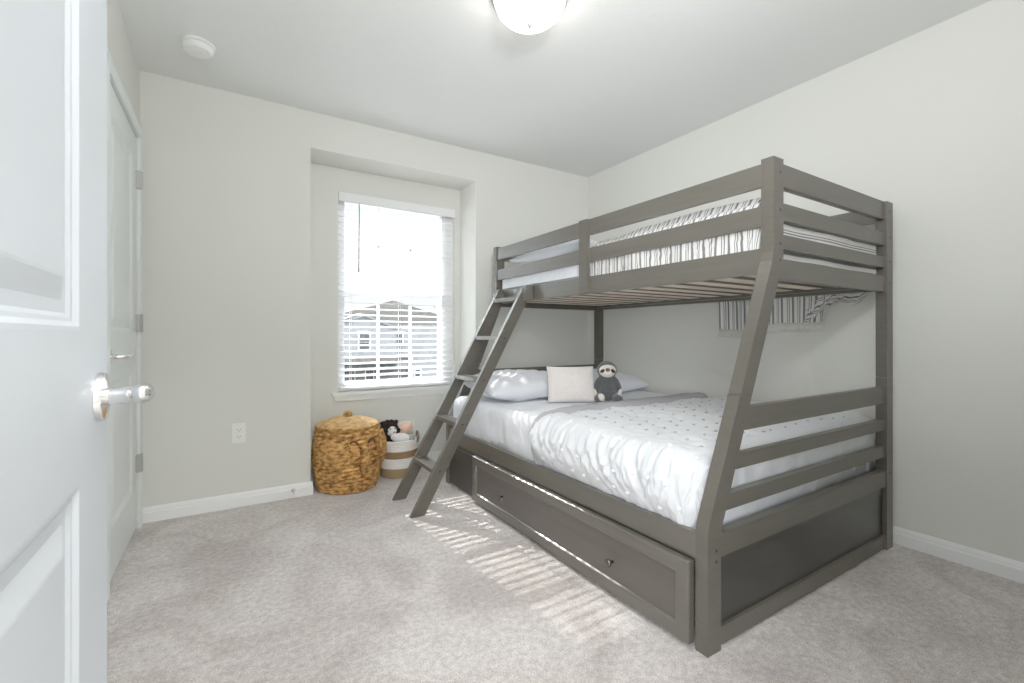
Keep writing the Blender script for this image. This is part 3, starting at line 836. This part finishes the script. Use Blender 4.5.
# dark toy with white face
t = Vector((.985, 3.255, .342))
fur = blob([(t, (.062, .055, .060)), (t + Vector((.012, .015, -.075)), (.060, .055, .065)), (t + Vector((.046, .0, .036)), (.020, .018, .022)), (t + Vector((-.044, 0, .036)), (.020, .018, .022)), (t + Vector((.054, -.01, -.02)), (.022, .03, .03))], .006)
for v in fur.verts: v.co += (v.co - t).normalized() * (.012 * noise.noise(v.co * 60))
tb = finish('furry_toy', fur, M['blackfur'], None, loc=t, smooth=True)
tag(tb, 'dark furry soft toy with a white face in the rope basket', 'soft toy')
finish('face', ell(bmesh.new(), t + Vector((.006, -.036, -.012)), (.036, .030, .036)), M['white_plush'], tb, smooth=True)['label'] = 'white face'
finish('snout', ell(bmesh.new(), t + Vector((.012, -.060, -.020)), (.020, .014, .016)), M['white_plush'], tb, smooth=True)
finish('nose', ell(bmesh.new(), t + Vector((.014, -.073, -.015)), (.007, .005, .005), None, 10, 8), M['nose'], tb, smooth=True)
for s in (-1, 1): finish('eye', ell(bmesh.new(), t + Vector((.008 + .017 * s, -.060, .006)), (.005, .004, .005), None, 10, 8), M['eye'], tb, smooth=True)
# peach toy with cream hood
t = Vector((1.122, 3.300, .322))
pb = finish('peach_toy', blob([(t, (.066, .054, .056)), (t + Vector((-.02, .02, -.075)), (.06, .05, .06)), (t + Vector((.050, .01, .030)), (.024, .020, .026)), (t + Vector((-.046, .01, .022)), (.022, .020, .022))], .006), M['cream'], None, loc=t, smooth=True)
tag(pb, 'peach-faced soft toy with cream hood in the rope basket', 'soft toy')
finish('face', ell(bmesh.new(), t + Vector((-.012, -.034, .006)), (.056, .034, .044)), M['peach'], pb, smooth=True)['label'] = 'peach face'
# pale toy lying on top
t = Vector((1.052, 3.185, .277))
wb = finish('pale_toy', blob([(t, (.068, .040, .030), R3(y=.05)), (t + Vector((-.050, -.008, .014)), (.030, .026, .024)), (t + Vector((.0, .02, .012)), (.05, .04, .022)), (t + Vector((.03, .03, -.03)), (.05, .04, .04))], .006), M['white_plush'], None, loc=t, smooth=True)
tag(wb, 'white soft toy with a grey paw lying on top in the rope basket', 'soft toy')
finish('paw', ell(bmesh.new(), t + Vector((.072, -.018, -.004)), (.024, .022, .026)), M['grey_plush'], wb, smooth=True)['label'] = 'grey paw'

# ------------------------------------------------------------------ outside the window
kk = 1.4
def ex(x, y, z): return (x * kk, y * kk, 1.013 + (z - 1.013) * kk)
finish('ground', B(-60, 90, 6, 120, -4.6, -4.4), M['ground'], kind=S)
hs = thing('neighbor_house', 'white two-storey house with grey gabled roof seen through the window blind', 'house', ex(9, 30, -2.9))
def exbox(bm, x0, x1, y0, y1, z0, z1):
    a = ex(x0, y0, z0); b = ex(x1, y1, z1); box(bm, a[0], b[0], a[1], b[1], a[2], b[2])
bm = bmesh.new(); exbox(bm, 5.0, 14.2, 31, 36, -2.8, 1.72); exbox(bm, 4.9, 9.25, 29, 31, -2.8, 1.45)
def expr(bm, pts, y0, y1):
    q = [(ex(x, 0, z)[0], ex(x, 0, z)[2]) for x, z in pts]; prism(bm, q, 'y', y0 * kk, y1 * kk)
expr(bm, [(4.9, 1.45), (9.25, 1.45), (7.2, 2.22)], 29, 33)
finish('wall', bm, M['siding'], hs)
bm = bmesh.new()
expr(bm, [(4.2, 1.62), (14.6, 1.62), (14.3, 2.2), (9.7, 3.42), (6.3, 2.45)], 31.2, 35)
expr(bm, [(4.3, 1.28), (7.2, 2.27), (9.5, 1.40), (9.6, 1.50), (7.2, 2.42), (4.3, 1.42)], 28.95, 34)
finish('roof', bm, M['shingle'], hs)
bm = bmesh.new(); expr(bm, [(4.3, 1.19), (7.2, 2.19), (9.5, 1.32), (9.55, 1.42), (7.2, 2.30), (4.3, 1.30)], 28.9, 28.99)
finish('fascia', bm, M['siding'], hs)
bm = bmesh.new(); expr(bm, [(4.6, -.68), (10.1, -.68), (8.2, -.32), (5.0, -.32)], 27.2, 29)
finish('porch_roof', bm, M['shingle'], hs)
for x0, x1, y, z0, z1 in ((6.88, 7.53, 28.95, .62, 1.19), (6.88, 7.53, 28.95, .13, .56), (9.79, 10.30, 30.95, .83, 1.20), (9.79, 10.30, 30.95, .46, .78), (9.60, 10.95, 30.95, -.78, -.38), (9.60, 10.95, 30.95, -2.0, -1.25), (7.3, 7.75, 28.95, -1.78, -1.2), (13.03, 13.4, 30.95, .05, .6), (5.5, 6.6, 28.95, -2.0, -1.2), (11.2, 11.6, 30.95, -1.9, -1.4)):
    bm = bmesh.new(); exbox(bm, x0 - .05, x1 + .05, y - .02, y + .06, z0 - .05, z1 + .05)
    wf = finish('window', bm, M['vinyl'], hs)
    bm = bmesh.new(); exbox(bm, x0, x1, y - .05, y - .01, z0, z1); finish('pane', bm, M['houseglass'], wf)

# ------------------------------------------------------------------ light
w = bpy.data.worlds.new('sky'); bpy.context.scene.world = w; w.use_nodes = True
nt = w.node_tree; bg = nt.nodes['Background']
# hazy overcast sky: pale at the horizon, much brighter higher up
tcw = nt.nodes.new('ShaderNodeTexCoord'); sep = nt.nodes.new('ShaderNodeSeparateXYZ'); nt.links.new(tcw.outputs['Generated'], sep.inputs[0])
mr = nt.nodes.new('ShaderNodeMapRange'); mr.interpolation_type = 'SMOOTHSTEP'
mr.inputs[1].default_value = .27; mr.inputs[2].default_value = .62; mr.inputs[3].default_value = .95; mr.inputs[4].default_value = 22.
nt.links.new(sep.outputs[2], mr.inputs[0]); nt.links.new(mr.outputs[0], bg.inputs[1])
bg.inputs[0].default_value = (.88, .94, 1., 1)

def light(name, kind, loc, energy, col=(1, 1, 1), **kw):
    l = bpy.data.lights.new(name, kind); l.energy = energy; l.color = col
    for k_, v in kw.items(): setattr(l, k_, v)
    o = bpy.data.objects.new(name, l); C.objects.link(o); o.location = loc; return o
sun = light('sun', 'SUN', (0, 10, 10), 9.0, (1, .95, .87), angle=math.radians(.6))
sun.rotation_euler = Vector((.11, -1, -.815)).to_track_quat('-Z', 'Y').to_euler()
po = light('window_portal', 'AREA', (1.1, 3.60, 1.32), 1, shape='RECTANGLE', size=.95, size_y=1.5)
po.rotation_euler = (math.radians(-90), 0, 0); po.data.cycles.is_portal = True
hl = light('hall_top_fill', 'AREA', (.25, -.85, 2.40), 30, (1, .98, .95), shape='DISK', size=.5)  # added fill in the unseen hall, shining down from its ceiling
hl2 = light('hall_side_fill', 'AREA', (-.72, -.98, 1.35), 46, (.95, .98, 1), shape='RECTANGLE', size=.9, size_y=1.5)  # added fill panel, no window here; brightens the bunk through the doorway
hl2.rotation_euler = Vector((.85, 1, -.05)).to_track_quat('-Z', 'Y').to_euler()
# added fill lamp out of frame by the doorway, bounced off the ceiling
fl = light('bounce_fill', 'AREA', (.45, .16, 1.80), 25, (.97, .99, 1), shape='DISK', size=.22)
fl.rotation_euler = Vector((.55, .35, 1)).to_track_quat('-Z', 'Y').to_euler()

# ------------------------------------------------------------------ camera
cam = bpy.data.cameras.new('camera'); co_ = bpy.data.objects.new('camera', cam); C.objects.link(co_)
cam.sensor_width = 36; cam.lens = 456.23 * 36 / 1024; cam.clip_start = .01; cam.clip_end = 500
cam.shift_y = -6.4 / 1024
co_.location = (0, 0, 1.0133); co_.rotation_euler = (math.radians(90), 0, -.556885)
sc = bpy.context.scene; sc.camera = co_
sc.view_settings.view_transform = 'Standard'; sc.view_settings.look = 'None'; sc.view_settings.exposure = 0.39; sc.view_settings.gamma = 1.28
sc.cycles.use_denoising = True
sc.cycles.max_bounces = 12; sc.cycles.diffuse_bounces = 8; sc.cycles.transparent_max_bounces = 12
